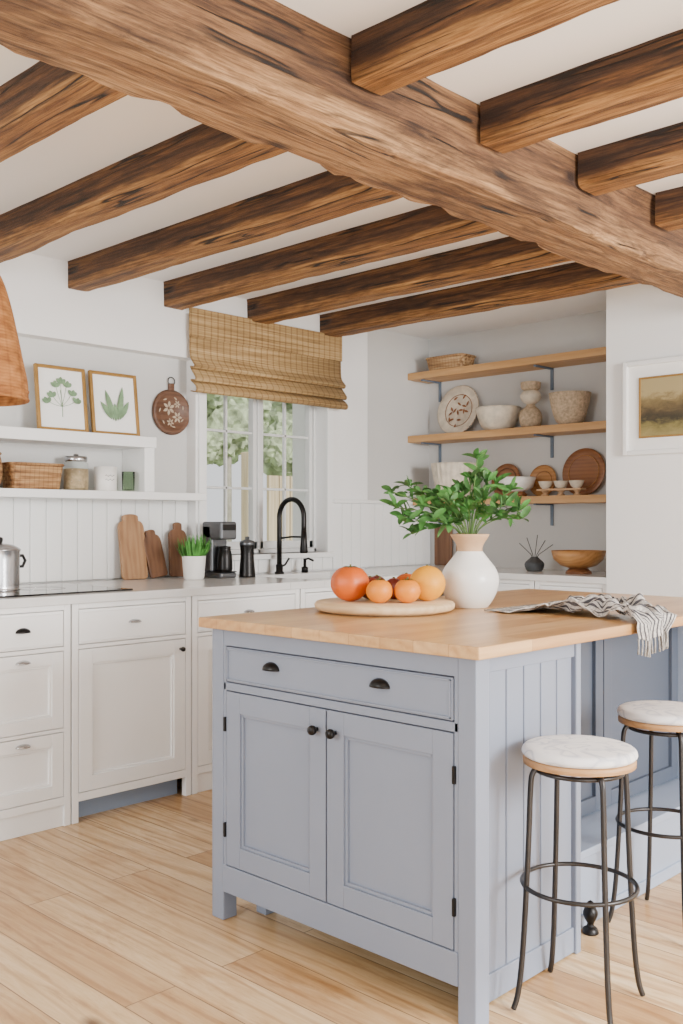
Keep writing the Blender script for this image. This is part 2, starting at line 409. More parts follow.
# ------------------------------------------------------------ beams
def beam(name,x0,x1,y0,y1,z0,z1,axis,mat,seed,amp=.007,label='',wane=2.2,sway=1.2):
    bm=bmesh.new(); Lm=(x1-x0) if axis==0 else (y1-y0)
    n=int(Lm/.03)+1
    W=(y1-y0) if axis==0 else (x1-x0); Hh=z1-z0; ch=.0025
    c=[]
    def seg_(p,q,k):
        for i in range(k): c.append((p[0]+(q[0]-p[0])*i/k,p[1]+(q[1]-p[1])*i/k))
    a,b=W/2,Hh/2
    seg_((-a+ch,-b),(a-ch,-b),8); seg_((a-ch,-b),(a,-b+ch),1); seg_((a,-b+ch),(a,b),7); seg_((a,b),(-a,b),2); seg_((-a,b),(-a,-b+ch),7); seg_((-a,-b+ch),(-a+ch,-b),1)
    rings=[]
    cx,cy,cz=(x0+x1)/2,(y0+y1)/2,(z0+z1)/2
    for i in range(n+1):
        t=-Lm/2+Lm*i/n; ring=[]
        dx=amp*sway*noise.noise(Vector((t*.9,seed*3.1,0))); dz=amp*sway*noise.noise(Vector((t*1.1,seed*5.3,9)))
        wn=[(max(0,noise.noise(Vector((t*2.3,seed*1.7+q*11,3)))-.08)+.35*max(0,noise.noise(Vector((t*8,seed*1.7+q*11,6)))))*amp*wane for q in range(2)]
        for (u,v) in c:
            k=1 if v<b-.001 else 0
            nn=.4*noise.noise(Vector((t*2.0,seed,v*3)))+.25*noise.noise(Vector((t*9,u*16+seed,v*16)))+.2*abs(noise.noise(Vector((t*2.5,u*60+seed,v*60))))
            su=1 if u>0 else -1
            onside=abs(abs(u)-a)<.002; onbot=abs(v+b)<.002
            uu,vv=u,v
            if onside: uu+=su*amp*nn
            if onbot: vv-=amp*nn
            near=max(0,1-(a-abs(u)+v+b)/.025)
            q=wn[0 if u<0 else 1]*near
            uu-=su*q; vv+=q
            uu+=dx*k; vv+=dz*k
            p=(t,uu,vv) if axis==0 else (uu,t,vv)
            ring.append(bm.verts.new(p))
        rings.append(ring)
    m=len(c)
    for r0,r1 in zip(rings,rings[1:]):
        for k in range(m):
            f=bm.faces.new((r0[k],r0[(k+1)%m],r1[(k+1)%m],r1[k])); f.smooth=True
    bm.faces.new(rings[0]); bm.faces.new(rings[-1])
    o=finish(name,bm,mat,loc=(cx,cy,cz),split=math.radians(25)); return tag(o,label,'ceiling beam')
beam('ceiling_beam',-1.995,-1.765,-1.2,4.699,2.225,H,1,'beam',1,.015,'thick hand-hewn brown oak beam across the ceiling',4.5,1.6)
for i,y in enumerate((.75,1.36,1.93,2.50,3.06,3.63,4.21)):
    o=beam('ceiling_joist',XW+.001,-2.01,y,y+.12,2.34,H,0,'joist',10+i,.0065,'rough-sawn brown wooden joist under the white ceiling'); o['group']='joists on window half of the ceiling'
for i,y in enumerate((1.85,2.41,2.97,3.54)):
    o=beam('ceiling_joist',-1.75,2.4,y,y+.12,2.35,H,0,'joist',30+i,.0065,'rough-sawn brown wooden joist meeting the thick beam'); o['group']='joists on seating half of the ceiling'

# ------------------------------------------------------------ cabinetry
def shaker(name,F,u0,u1,z0,z1,mat,parent,fw=.055,t=.02,n0=0,mould=True):
    g=.003; u0+=g;u1-=g;z0+=g;z1-=g
    L=[fb(F,u0,u0+fw,z0,z1,n0,n0+t),fb(F,u1-fw,u1,z0,z1,n0,n0+t),fb(F,u0+fw,u1-fw,z0,z0+fw,n0,n0+t),fb(F,u0+fw,u1-fw,z1-fw,z1,n0,n0+t),
       fb(F,u0+fw-.002,u1-fw+.002,z0+fw-.002,z1-fw+.002,n0,n0+t-.014)]
    if mould:
        m=.009; a,b,c,d=u0+fw,u1-fw,z0+fw,z1-fw
        L+=[fb(F,a,a+m,c,d,n0,n0+t-.006),fb(F,b-m,b,c,d,n0,n0+t-.006),fb(F,a+m,b-m,c,c+m,n0,n0+t-.006),fb(F,a+m,b-m,d-m,d,n0,n0+t-.006)]
    return boxes(name,L,mat,parent,bevel=.0015)
def slab(name,F,u0,u1,z0,z1,mat,parent,t=.02,n0=0):
    g=.003
    return boxes(name,[fb(F,u0+g,u1-g,z0+g,z1-g,n0,n0+t)],mat,parent,bevel=.003)
def cup_pull(F,u,z,w=.04,h=.024,d=.022,n=.02):
    bm=bmesh.new(); N=14;K=6; g=[]
    for i in range(N+1):
        a=pi*i/N; row=[]
        for j in range(K+1):
            b=pi/2*j/K
            uu=w*math.cos(a); zz=h*math.sin(a)*math.cos(b); nn=d*math.sin(a)*math.sin(b)
            ax,pl=F
            if ax=='x': p=(pl+n+nn,u+uu,z+zz)
            else: p=(u+uu,pl-n-nn,z+zz)
            row.append(bm.verts.new(p))
        g.append(row)
    for i in range(N):
        for j in range(K):
            f=bm.faces.new((g[i][j],g[i+1][j],g[i+1][j+1],g[i][j+1])); f.smooth=True
    bmesh.ops.remove_doubles(bm,verts=bm.verts,dist=1e-5)
    return bm
def knob(rt,part,F,u,z,n=.02,mat='black',r=.014):
    prof=[(0,0),(.006,0),(.005,.012),(r*.9,.014),(r,.02),(r*.85,.027),(0,.03)]
    bm=lathe_bm(prof,20)
    ax,pl=F
    if ax=='x': bm.transform(Matrix.Translation((pl+n,u,z))@Matrix.Rotation(pi/2,4,'Y'))
    else: bm.transform(Matrix.Translation((u,pl-n,z))@Matrix.Rotation(pi/2,4,'X'))
    o=finish('knob',bm,mat,rt,smooth=True,world=True); o.parent=part; o['label']='small round black metal knob'; return o
def pull(rt,part,F,u,z,lab='black metal cup pull',mat='black',**k):
    o=finish('handle',cup_pull(F,u,z,**k),mat,rt,smooth=True,world=True,solid=.003); o.parent=part; o['label']=lab; return o

# island
IX0,IX1,IY0=-2.395,-1.395,1.905
IT=.889
isl=root('kitchen_island',(-1.895,2.75,0),'blue-grey painted island cabinet with drawer and two doors','kitchen island')
F=('y',IY0+.02)
KX=-1.70
boxes('body',[(IX0+.05,IX1-.081,IY0+.021,2.44,.165,IT),(IX0+.03,KX,2.44,3.62,.165,IT),
  (IX0+.03,KX,2.5,3.6,0,.165),(IX0+.02,IX0+.045,IY0+.05,3.6,.165,IT)],'blue',isl,bevel=.002)
for (x0,x1,y0,y1) in ((IX0,IX0+.055,IY0,IY0+.055),(IX1-.055,IX1,IY0,IY0+.055),(IX1-.075,IX1-.048,2.442,2.468),(IX0,IX0+.055,3.57,3.625)):
    boxes('leg',[(x0,x1,y0,y1,0,IT)],'blue',isl,bevel=.004)
boxes('foot',[(IX0+.075,IX0+.12,2.02,2.065,0,.165)],'blue',isl,bevel=.003)
FU0,FU1=IX0+.055,IX1-.055
boxes('face_frame',[fb(F,FU0,FU1,.838,IT,0,.018),fb(F,FU0,FU1,.703,.727,0,.018),fb(F,FU0,FU1,.09,.172,0,.022),
   fb(F,FU0,FU0+.012,.17,.84,0,.018),fb(F,FU1-.012,FU1,.17,.84,0,.018)],'blue',isl,bevel=.002)
dr=slab('drawer',F,FU0+.012,FU1-.012,.727,.838,'blue',isl)
bd=boxes('drawer_bead',[fb(F,FU0+.02,FU1-.02,.735,.74,.019,.024),fb(F,FU0+.02,FU1-.02,.826,.831,.019,.024),fb(F,FU0+.02,FU0+.025,.735,.831,.019,.024),fb(F,FU1-.025,FU1-.02,.735,.831,.019,.024)],'blue',isl,bevel=.001); bd.parent=dr
pull(isl,dr,F,-2.12,.785,w=.032,h=.022); pull(isl,dr,F,-1.70,.785,w=.032,h=.022)
mid=-1.898
d1=shaker('door',F,FU0+.012,mid,.172,.703,'blue',isl,fw=.062); d2=shaker('door',F,mid,FU1-.012,.172,.703,'blue',isl,fw=.062)
knob(isl,d1,F,mid-.035,.642); knob(isl,d2,F,mid+.035,.642)
for dd,u in ((d1,FU0+.010),(d2,FU1-.010)):
    for z in (.28,.6):
        o=boxes('hinge',[fb(F,u-.004,u+.004,z-.022,z+.022,.015,.026)],'black',isl,bevel=.002); o.parent=dd
FS=('x',IX1-.08)
beads('side_panel',FS,IY0+.055,2.442,.02,.86,t=.018,w=.086,mat='blue',parent=isl)
boxes('side_rail',[(IX1-.08,IX1-.054,IY0+.055,2.442,.835,IT)],'blue',isl,bevel=.002)
boxes('side_rail',[(IX1-.08,IX1-.056,IY0+.055,2.442,.005,.075)],'blue',isl,bevel=.002)
boxes('end_panel',[(KX-.02,IX1-.075,2.444,2.466,.0,IT)],'blue',isl,bevel=.002)
boxes('end_panel',[(KX-.02,-1.42,3.585,3.622,.0,IT)],'bluepale',isl,bevel=.002)
FR=('x',KX)
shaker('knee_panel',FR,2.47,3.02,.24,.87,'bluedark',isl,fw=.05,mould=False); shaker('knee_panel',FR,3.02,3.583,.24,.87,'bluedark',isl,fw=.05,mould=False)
boxes('footrest',[(KX,-1.53,2.468,3.58,0,.21),(KX,-1.515,2.468,3.583,.21,.235),(KX,-1.522,2.468,3.583,0,.04)],'bluepale',isl,bevel=.003)
wt=boxes('worktop',[(-2.425,-1.365,1.875,3.69,IT,.92)],'butcher',isl,bevel=.004); wt['label']='pale oak butcher-block worktop'

# left run of cabinets
CT=.885
def base_unit(u0,u1,kind,label,open_toe=False,F=('x',-3.54),back=-4.20):
    cx=(u0+u1)/2
    loc=(-3.87,cx,0) if F[0]=='x' else (cx,5.0,0)
    r=root('base_cabinet',loc,label,'cabinet')
    def bb(a,b,z0,z1):
        return (back,F[1]-.001,a,b,z0,z1) if F[0]=='x' else (a,b,F[1]+.001,5.28,z0,z1)
    boxes('body',[bb(u0+.001,u1-.001,.1,CT if kind!='doors' else .68)],'white',r)
    sw=.03
    fr=[fb(F,u0+.001,u0+sw,.0,CT,-.01,.02),fb(F,u1-sw,u1-.001,.0,CT,-.01,.02),fb(F,u0+sw,u1-sw,.862,CT,0,.02),fb(F,u0+sw,u1-sw,.085,.118,0,.02)]
    if not open_toe: fr.append(fb(F,u0+sw,u1-sw,0,.09,-.02,.012))
    fr+=[fb(F,u0+sw,u1-sw,.70,.716,0,.02)]
    if kind=='drawers': fr+= [fb(F,u0+sw,u1-sw,.378,.392,0,.02)]
    boxes('face_frame',fr,'white',r,bevel=.002)
    if open_toe:
        boxes('toe_kick',[fb(F,u0+sw,u1-sw,0,.1,-.06,-.045)],'bluetoe',r)
    a,b=u0+sw,u1-sw
    d=slab('drawer',F,a,b,.716,.862,'white',r)
    k=boxes('drawer_bead',[fb(F,a+.01,b-.01,.728,.732,.019,.023),fb(F,a+.01,b-.01,.846,.85,.019,.023)],'white',r,bevel=.001); k.parent=d
    if kind=='drawers':
        pull(r,d,F,(a+b)/2+.25,.785,w=.03,h=.018)
        for z0,z1 in ((.392,.70),(.118,.378)):
            q=shaker('drawer',F,a,b,z0,z1,'white',r,fw=.05); pull(r,q,F,(a+b)/2+.25,z1-.035,lab='nickel cup pull',mat='steel',h=.012,w=.03)
    elif kind=='door':
        pull(r,d,F,(a+b)/2,.79,lab='nickel cup pull',mat='steel',h=.012,w=.03)
        q=shaker('door',F,a,b,.118,.70,'white',r,fw=.06); knob(r,q,F,b-.03,.655,r=.011)
    else:
        m=(a+b)/2
        q=shaker('door',F,a,m,.118,.70,'white',r); knob(r,q,F,m-.03,.655,r=.011)
        q=shaker('door',F,m,b,.118,.70,'white',r); knob(r,q,F,m+.03,.655,r=.011)
    return r
base_unit(1.17,2.085,'drawers','white painted base cabinet with three drawers')
base_unit(2.09,2.685,'door','white base cabinet with one drawer above a panelled door',open_toe=True)
base_unit(2.69,3.35,'door','white base cabinet beside the sink unit')
base_unit(3.355,4.2,'doors','white sink base cabinet with two doors')
base_unit(-3.5,-3.06,'door','white base cabinet below the open shelves',F=('y',4.74))
base_unit(-3.055,-2.605,'door','white base cabinet next to the wall end',F=('y',4.74))
ct=root('worktop',(-3.9,3.2,.885),'pale grey stone worktop running around the corner','worktop')
boxes('slab',[(-4.31,-3.50,.95,3.268,.885,.92),(-4.235,-3.50,3.268,3.5,.885,.92),(-4.235,-4.05,3.5,4.1,.885,.92),(-3.62,-3.50,3.5,4.1,.885,.92),(-4.235,-3.5,4.1,5.298,.885,.92),(-3.5,-2.601,4.70,5.298,.885,.92)],'stone',ct,bevel=.002)
sk=root('kitchen_sink',(-3.83,3.8,.70),'white ceramic undermount sink below the window','sink')
boxes('basin',[(-4.05,-3.62,3.5,4.1,.70,.715),(-4.06,-4.045,3.5,4.1,.70,.884),(-3.625,-3.61,3.5,4.1,.70,.884),(-4.05,-3.62,3.49,3.505,.70,.884),(-4.05,-3.62,4.095,4.11,.70,.884)],'ceramic',sk,bevel=.004)
finish('drain',lathe_bm([(0,.716),(.04,.716),(.04,.719),(.02,.718),(0,.717)],24,off=(-3.83,3.8,0)),'steel',sk,world=True)
hob=root('cooktop',(-3.87,1.85,.92),'flat black ceramic glass cooktop','cooktop')
boxes('glass_top',[(-4.13,-3.58,1.35,2.42,.92,.927)],'glassblack',hob,bevel=.002)
finish('cooking_zone',tube_bm(arc((-3.87,2.15,.9272),.1,0,2*pi,40,(1,0,0),(0,1,0))[:-1],.0008,6,closed=True),'steel',hob,world=True)

# wall box shelf
bs=root('wall_shelf',(-4.23,2.0,1.335),'thick white painted box shelf with open niche','shelf')
boxes('lower_board',[(-4.329,-4.13,.9,3.25,1.325,1.364)],'trimw',bs,bevel=.003)
boxes('upper_board',[(-4.329,-4.12,.9,2.925,1.585,1.64)],'trimw',bs,bevel=.003)
boxes('side_board',[(-4.329,-4.13,2.86,2.92,1.364,1.585)],'trimw',bs,bevel=.003)

# ------------------------------------------------------------ roman blind
bl=root('roman_blind',(-4.22,3.8,2.36),'woven bamboo roman blind, partly gathered','window blind')
pf=[(.02,2.35),(.022,2.2),(.026,2.10),(.048,2.06),(.058,2.045),(.048,2.033),(.030,2.04),(.032,2.03),(.055,1.995),(.066,1.975),(.058,1.963),(.034,1.97),(.036,1.962),(.062,1.94),(.074,1.917),(.062,1.903),(.03,1.91)]
pf=cr(pf,4)
bm=bmesh.new(); rows=[]
for i in range(2):
    y=(3.205,4.36)[i]
    rows.append([bm.verts.new((XW+n*1.2+.005,y,z)) for n,z in pf])
for a,b in zip(rows,rows[1:]):
    for k in range(len(pf)-1):
        f=bm.faces.new((a[k],a[k+1],b[k+1],b[k])); f.smooth=True
finish('blind_fabric',bm,'blind',bl,world=True,solid=.006)
boxes('valance',[(XW+.034,XW+.042,3.20,4.365,2.20,2.355)],'blind',bl,bevel=.002)
boxes('headrail',[(XW+.001,XW+.03,3.205,4.36,2.325,2.35)],'trimw',bl)

# ------------------------------------------------------------ pendant
pd=root('pendant_lamp',(-3.09,1.46,1.61),'smooth brown wooden bell-shaped pendant lamp','pendant lamp')
prof=cr([(.182,0),(.179,.06),(.165,.13),(.147,.22),(.127,.31),(.102,.39),(.07,.44),(.02,.46)],5)
lathe('lamp_shade',prof,'lampw',pd,seg=56,solid=.006)
bm=bmesh.new()
for z,r in ((.003,.183),(.03,.182)): tube_bm(arc((0,0,z),r,0,2*pi,48,(1,0,0),(0,1,0))[:-1],.005,8,bm,closed=True)
finish('rim',bm,'lampw',pd)
tube('cable',[(0,0,.45),(0,0,.6),(0,0,.86)],.004,'black',pd)
lathe('ceiling_rose',[(0,.86),(.05,.86),(.05,.83),(.02,.815),(0,.815)],'black',pd)
finish('bulb',lathe_bm([(0,.2),(.03,.215),(.04,.25),(.03,.29),(.018,.32),(.018,.43),(0,.43)],24),'ceramic',pd)

# ------------------------------------------------------------ oak shelves
for z in (2.21,1.79,1.37):
    s=root('wall_shelf',(-3.4,5.18,z-.04),'long oak wall shelf on grey iron brackets','shelf',group='oak shelves in the alcove')
    boxes('board',[(-4.235 if z<1.5 else -4.279,-2.603,5.07,5.299,z-.045,z)],'shelf',s,bevel=.003)
    for x in (-4.18,-3.30):
        bm=bmesh.new()
        bxadd(bm,x-.010,x+.010,5.10,5.299,z-.055,z-.045); bxadd(bm,x-.010,x+.010,5.289,5.299,z-.18,z-.045)
        finish('bracket',bm,'bracket',s,bevel=.002,world=True)

# ------------------------------------------------------------ small item builders
def lobj(name,prof,mat,loc,label,cat,seg=40,wob=0,wn=7,solid=0,rot=None,group=None):
    o=lathe(name,prof,mat,None,seg,loc=loc,rot=rot,wob=wob,wn=wn,solid=solid); return tag(o,label,cat,group=group)
def bowl_prof(r,h,t=.008,foot=.4,pw=.55,n=12):
    out=[(0,0),(r*foot,0),(r*foot,.006)]
    for i in range(1,n+1):
        a=i/n; out.append((r*(foot+(1-foot)*a**pw),.006+(h-.006)*a))
    inn=[(max(rr-t,0),max(z,.012)) for rr,z in reversed(out[3:])]
    inn[0]=(r-t,h); return out+inn+[(0,.014)]
def plate_prof(r,th=.018):
    return [(0,0),(r*.6,0),(r*.95,th*.7),(r,th),(r*.98,th+.004),(r*.72,th*.75),(r*.62,th*.45),(0,th*.4)]
def standing_plate(r,x,z,mat,label,name='plate',tilt=.22,yb=5.295,inner=None,deco=False):
    e=root(name,(x,yb-.005-math.sin(tilt)*r*2-.015,z),label,'plate')
    bm=lathe_bm(plate_prof(r),44)
    bm.transform(Matrix.Rotation(pi/2-tilt,4,'X'))
    zmin=min(v.co.z for v in bm.verts); ym=min(v.co.y for v in bm.verts)
    bm.transform(Matrix.Translation((0,-ym,-zmin)))
    finish('dish',bm,mat,e,smooth=True)
    if inner:
        bm=bmesh.new()
        for k,rr in enumerate(inner[1]):
            tube_bm(arc((0,0,.0095 if rr<.66 else .019),r*rr,0,2*pi,40,(1,0,0),(0,1,0))[:-1],.0025,6,bm,closed=True)
        if deco:
            for k in range(16):
                a=k*2.4; rr=r*.14*math.sqrt(k)
                leaf_into(bm,(rr*math.cos(a),rr*math.sin(a),.0105),(math.cos(a*1.7),math.sin(a*1.7),0),(0,0,1),r*.24,r*.09,0)
        bm.transform(Matrix.Rotation(pi/2-tilt,4,'X')); bm.transform(Matrix.Translation((0,-ym,-zmin)))
        finish('ring_pattern',bm,inner[0],e)
    return e
def rect_basket(name,cx,cy,z,w,d,h,mat,label,rz=0):
    e=root(name,(cx,cy,z),label,'basket',rz)
    bm=bmesh.new(); N=40; R=9
    def ring(s,zz,inset=0):
        out=[]
        for i in range(N):
            a=2*pi*i/N; c,sn=math.cos(a),math.sin(a)
            ex=.35
            x=(abs(c)**ex)*(1 if c>=0 else -1)*(w/2*s-inset); y=(abs(sn)**ex)*(1 if sn>=0 else -1)*(d/2*s-inset)
            out.append(bm.verts.new((x,y,zz)))
        return out
    rs=[]
    for k in range(R+1):
        t=k/R; rs.append(ring(.88+.12*t+(.008 if k%2 else 0),h*t))
    for k in range(R,-1,-1):
        t=k/R; rs.append(ring(.88+.12*t,max(h*t,.008),.008))
    for a,b in zip(rs,rs[1:]):
        for i in range(N):
            f=bm.faces.new((a[i],a[(i+1)%N],b[(i+1)%N],b[i])); f.smooth=True
    bm.faces.new(rs[0]); bm.faces.new(rs[-1])
    finish('basket_body',bm,mat,e)
    rim=[]
    for i in range(N):
        a=2*pi*i/N; c,sn=math.cos(a),math.sin(a)
        rim.append(((abs(c)**.35)*(1 if c>=0 else -1)*(w/2),(abs(sn)**.35)*(1 if sn>=0 else -1)*(d/2),h))
    tube('rim',rim,.007,mat,e,8,closed=True)
    return e
rect_basket('basket',-4.0,5.18,2.21,.31,.18,.085,'basket','low woven straw basket on the top shelf')
standing_plate(.17,-3.99,1.79,'cream','large patterned stoneware plate leaning on the wall',inner=('darkwood',(.98,.64)),tilt=.2,deco=True)
lobj('bowl',bowl_prof(.145,.15,.012,.5,.45),'cream',(-3.64,5.205,1.79),'wide cream ceramic bowl with thick rim','bowl')
j=root('carved_figurine',(-3.38,5.18,1.79),'two-tier pale carved stone jug','vase')
lathe('lower_body',cr([(0,0),(.045,0),(.066,.03),(.07,.07),(.055,.11),(.03,.135),(.026,.15)],4),'speck',j)
lathe('upper_body',cr([(.026,.15),(.05,.165),(.064,.2),(.05,.225),(.035,.235)],4),'cream',j)
lathe('lid',cr([(.036,.232),(.058,.245),(.062,.275),(.055,.285),(0,.287)],4),'speck',j)
tube('lug',arc((-.055,0,.09),.025,pi/2,pi*1.5,10,(1,0,0),(0,0,1)),.007,'speck',j)
lobj('bowl',bowl_prof(.125,.19,.012,.5,.5),'speck',(-3.1,5.17,1.79),'deep speckled clay bowl','bowl')
lobj('bowl',bowl_prof(.15,.225,.012,.6,.5),'cream',(-3.94,5.14,1.37),'ribbed cream woven-look pot behind the foliage','pot',seg=120,wob=.018,wn=24)
standing_plate(.11,-3.62,1.37,'darkwood','small dark wooden plate leaning on the wall',inner=('redwood',(.96,.7)),tilt=.16)
standing_plate(.10,-3.35,1.37,'bowlwood','small turned wooden plate leaning on the wall',inner=('darkwood',(.96,.6)),tilt=.14)
standing_plate(.145,-3.06,1.37,'darkwood','large round wooden plate leaning on the wall',inner=('bowlwood',(.7,)),tilt=.14)
t=root('stoneware_bowl',(-3.45,5.13,1.37),'pale stoneware bowl on a dark wooden base','bowl')
lathe('base',[(0,0),(.06,0),(.065,.012),(.05,.03),(0,.03)],'darkwood',t)
lathe('bowl_body',[(0,.03),(.05,.03),(.10,.055),(.118,.115),(.112,.12),(.105,.115),(.09,.062),(0,.045)],'ceramic',t)
st_=root('wooden_stand',(-3.13,5.12,1.37),'low pale wooden stand on little turned feet','stand')
boxes('tray',[(-3.28,-2.98,5.085,5.155,1.40,1.412)],'clay',st_,bevel=.004)
for x in (-3.24,-3.13,-3.02):
    lathe('foot',cr([(0,0),(.02,0),(.024,.006),(.012,.015),(.02,.025),(.022,.03),(0,.03)],2),'clay',st_,20,loc=(x+3.13,0,0))
for x in (-3.235,-3.13,-3.025):
    lobj('small_bowl',bowl_prof(.045,.045,.005,.5,.5),'cream',(x,5.12,1.412),'small cream stoneware bowl on the wooden stand','bowl',seg=28,group='small bowls on the lower shelf')
rv=root('reed_vase',(-3.25,5.02,.92),'small dark grey pot holding thin twigs','vase')
lathe('pot',cr([(0,0),(.04,0),(.056,.025),(.056,.05),(.03,.075),(.02,.085),(.016,.085)],4),'greyclay',rv)
bm=bmesh.new()
for a in (-.5,-.25,.1,.35,.6): tube_bm([(0,0,.05),(a*.05,0,.1),(a*.2,.02*a,.19+.03*math.cos(a*5))],.0022,6,bm)
finish('twigs',bm,'ink',rv)
wb=root('footed_bowl',(-2.93,4.98,.92),'wide turned wooden bowl on a small foot','bowl')
lathe('bowl_body',[(0,.03),(.05,.03),(.10,.045),(.14,.08),(.155,.13),(.147,.13),(.13,.085),(.09,.055),(0,.045)],'bowlwood',wb,48)
lathe('foot',[(0,0),(.075,0),(.07,.012),(.05,.03),(0,.03)],'darkwood',wb)
for k,(x,hh,w,mt) in enumerate(((-4.14,.27,.15,'boardb'),(-3.96,.22,.14,'boarda'))):
    e=root('cutting_board',(x,5.29,.92),'upright brown wooden board leaning on the wall','cutting board')
    bm=bmesh.new(); bxadd(bm,-w/2,w/2,-.018,0,0,hh)
    finish('board',bm,mt,e,bevel=.01)
pa=root('framed_painting',(-2.18,4.7,1.56),'muted landscape painting with wide pale mat in a slim white frame','framed picture')
X0,X1,Z0,Z1=-2.49,-1.80,1.555,2.035
def framebars(x0,x1,z0,z1,w,y0,y1): return [(x0,x0+w,y0,y1,z0,z1),(x1-w,x1,y0,y1,z0,z1),(x0+w,x1-w,y0,y1,z0,z0+w),(x0+w,x1-w,y0,y1,z1-w,z1)]
boxes('frame',framebars(X0,X1,Z0,Z1,.024,4.665,4.699),'trimw',pa,bevel=.004)
boxes('mat_board',[(X0+.024,X1-.024,4.685,4.698,Z0+.024,Z1-.024)],'paper',pa)
boxes('gold_edge',framebars(X0+.085,X1-.085,Z0+.085,Z1-.085,.01,4.676,4.686),'gold',pa,bevel=.002)
boxes('painting',[(X0+.093,X1-.093,4.681,4.6855,Z0+.093,Z1-.093)],'painting',pa)

# ------------------------------------------------------------ left wall items
def botanical(y0,y1,z0,h,style,label):
    w=y1-y0; e=root('framed_print',(-4.20,(y0+y1)/2,z0),label,'framed picture')
    tl=.12
    def add(n,bm,mt,**k):
        bm.transform(Matrix.Rotation(-tl,4,'Y')); return finish(n,bm,mt,e,**k)
    bm=bmesh.new(); fw=.016
    for b in ((0,.02,-w/2,-w/2+fw,0,h),(0,.02,w/2-fw,w/2,0,h),(0,.02,-w/2+fw,w/2-fw,0,fw),(0,.02,-w/2+fw,w/2-fw,h-fw,h)): bxadd(bm,*b)
    add('frame',bm,'gold',bevel=.003)
    bm=bmesh.new(); bxadd(bm,.002,.01,-w/2+fw,w/2-fw,fw,h-fw); add('paper',bm,'paper')
    bm=bmesh.new()
    if style==0:
        tube_bm([(.012,0,.07),(.012,.003,.13),(.012,-.004,.2)],.0015,5,bm)
        for (y,z) in ((.055,.185),(-.05,.17),(.03,.225),(-.028,.22),(.0,.24),(.075,.15),(-.075,.14)):
            tube_bm([(.012,0,.12),(.012,y*.5,(z+.12)/2-.004),(.012,y,z)],.001,5,bm)
            for s in (-1,0,1):
                leaf_into(bm,(.0135,y,z-.01),(0,s*.8+y*6,.8),(1,0,0),.034,.02,0,LEAF_B)
    else:
        for y,zb,zt,w_ in ((-.055,.08,.17,.03),(-.03,.075,.21,.035),(.0,.07,.15,.03),(.03,.075,.23,.035),(.055,.08,.18,.03)):
            leaf_into(bm,(.0135,y*.4,zb),(0,y*1.6,(zt-zb)*1.4),(1,0,0),(zt-zb)*1.15,w_,0)
    add('botanical_drawing',bm,'leafprint')
    return e
botanical(2.31,2.575,1.64,.315,0,'brass-framed botanical print of a leafy sprig')
botanical(2.60,2.87,1.64,.315,1,'brass-framed botanical print of upright leaves')
hb=root('hanging_board',(-4.327,3.16,1.80),'round dark brown carved wooden board hanging from a loop','wall decoration')
bm=lathe_bm([(0,0),(.115,0),(.122,.008),(.118,.018),(.1,.018),(.096,.012),(0,.012)],48); bm.transform(Matrix.Rotation(pi/2,4,'Y')); finish('disc',bm,'redwood',hb)
bm=bmesh.new(); bxadd(bm,0,.016,-.018,.018,.11,.155); finish('neck',bm,'redwood',hb,bevel=.006)
finish('hanging_loop',tube_bm(arc((.01,0,.165),.022,0,2*pi,20,(0,1,0),(0,0,1))[:-1],.003,6,closed=True),'ink',hb)
bm=bmesh.new()
for (cy_,cz_,s_) in ((-.02,.02,1),(.035,-.025,.8),(-.01,-.055,.6),(.035,.045,.55)):
    for k in range(6):
        a=k*pi/3+cy_*30; leaf_into(bm,(.0135,cy_+.006*s_*math.cos(a),cz_+.006*s_*math.sin(a)),(0,math.cos(a),math.sin(a)),(1,0,0),.034*s_,.017*s_,0)
for k in range(7):
    a=k*2*pi/7+.2; leaf_into(bm,(.0135,.075*math.cos(a),.075*math.sin(a)),(0,math.cos(a+1.4),math.sin(a+1.4)),(1,0,0),.026,.008,0)
finish('carved_flower',bm,'plaquecream',hb)
NZ=1.364
rect_basket('basket',-4.23,2.30,NZ,.15,.27,.115,'wicker','shallow dark woven basket in the niche')
rb=root('round_basket',(-4.22,2.05,NZ),'round brown wicker basket with lid','basket')
lathe('basket_body',cr([(0,0),(.06,0),(.085,.03),(.09,.1),(.08,.15)],4),'wicker',rb); lathe('lid',cr([(.083,.15),(.085,.16),(.05,.18),(.015,.185),(0,.2)],4),'wicker',rb)
jr=root('storage_jar',(-4.225,2.53,NZ),'glass jar of grain with a brushed metal lid','jar')
lathe('glass_body',cr([(0,0),(.052,0),(.058,.01),(.058,.12),(.05,.135),(.048,.14)],3),'jar',jr)
lathe('grain',[(0,.004),(.05,.004),(.054,.012),(.054,.105),(0,.108)],'grain',jr)
lathe('lid',[(0,.14),(.052,.14),(.054,.145),(.054,.16),(.05,.165),(.012,.166),(.012,.176),(0,.178)],'steel',jr)
mg=root('mug',(-4.21,2.685,NZ),'wide white ceramic mug with small dark marks','mug',rz=.9)
lathe('cup',[(0,0),(.05,0),(.054,.004),(.056,.12),(.052,.12),(.049,.01),(0,.008)],'ceramic',mg)
tube('handle',arc((0,.052,.06),.026,-pi/2,pi/2,12,(0,1,0),(0,0,1)),.005,'ceramic',mg)
bm=bmesh.new()
for k in range(5): 
    a=-1.5+k*.17
    for q in range(2):
        leaf_into(bm,(.057*math.cos(a),.057*math.sin(a),.055+q*.02),(-math.sin(a),math.cos(a),.4*(-1)**k),(math.cos(a),math.sin(a),0),.011,.003,0)
finish('printed_marks',bm,'ink',mg)
gg=lobj('drinking_glass',[(0,0),(.028,0),(.03,.005),(.033,.1),(.031,.1),(.028,.01),(0,.008)],'greenglass',(-4.2,2.81,NZ),'green tinted drinking glass in the niche','glass')

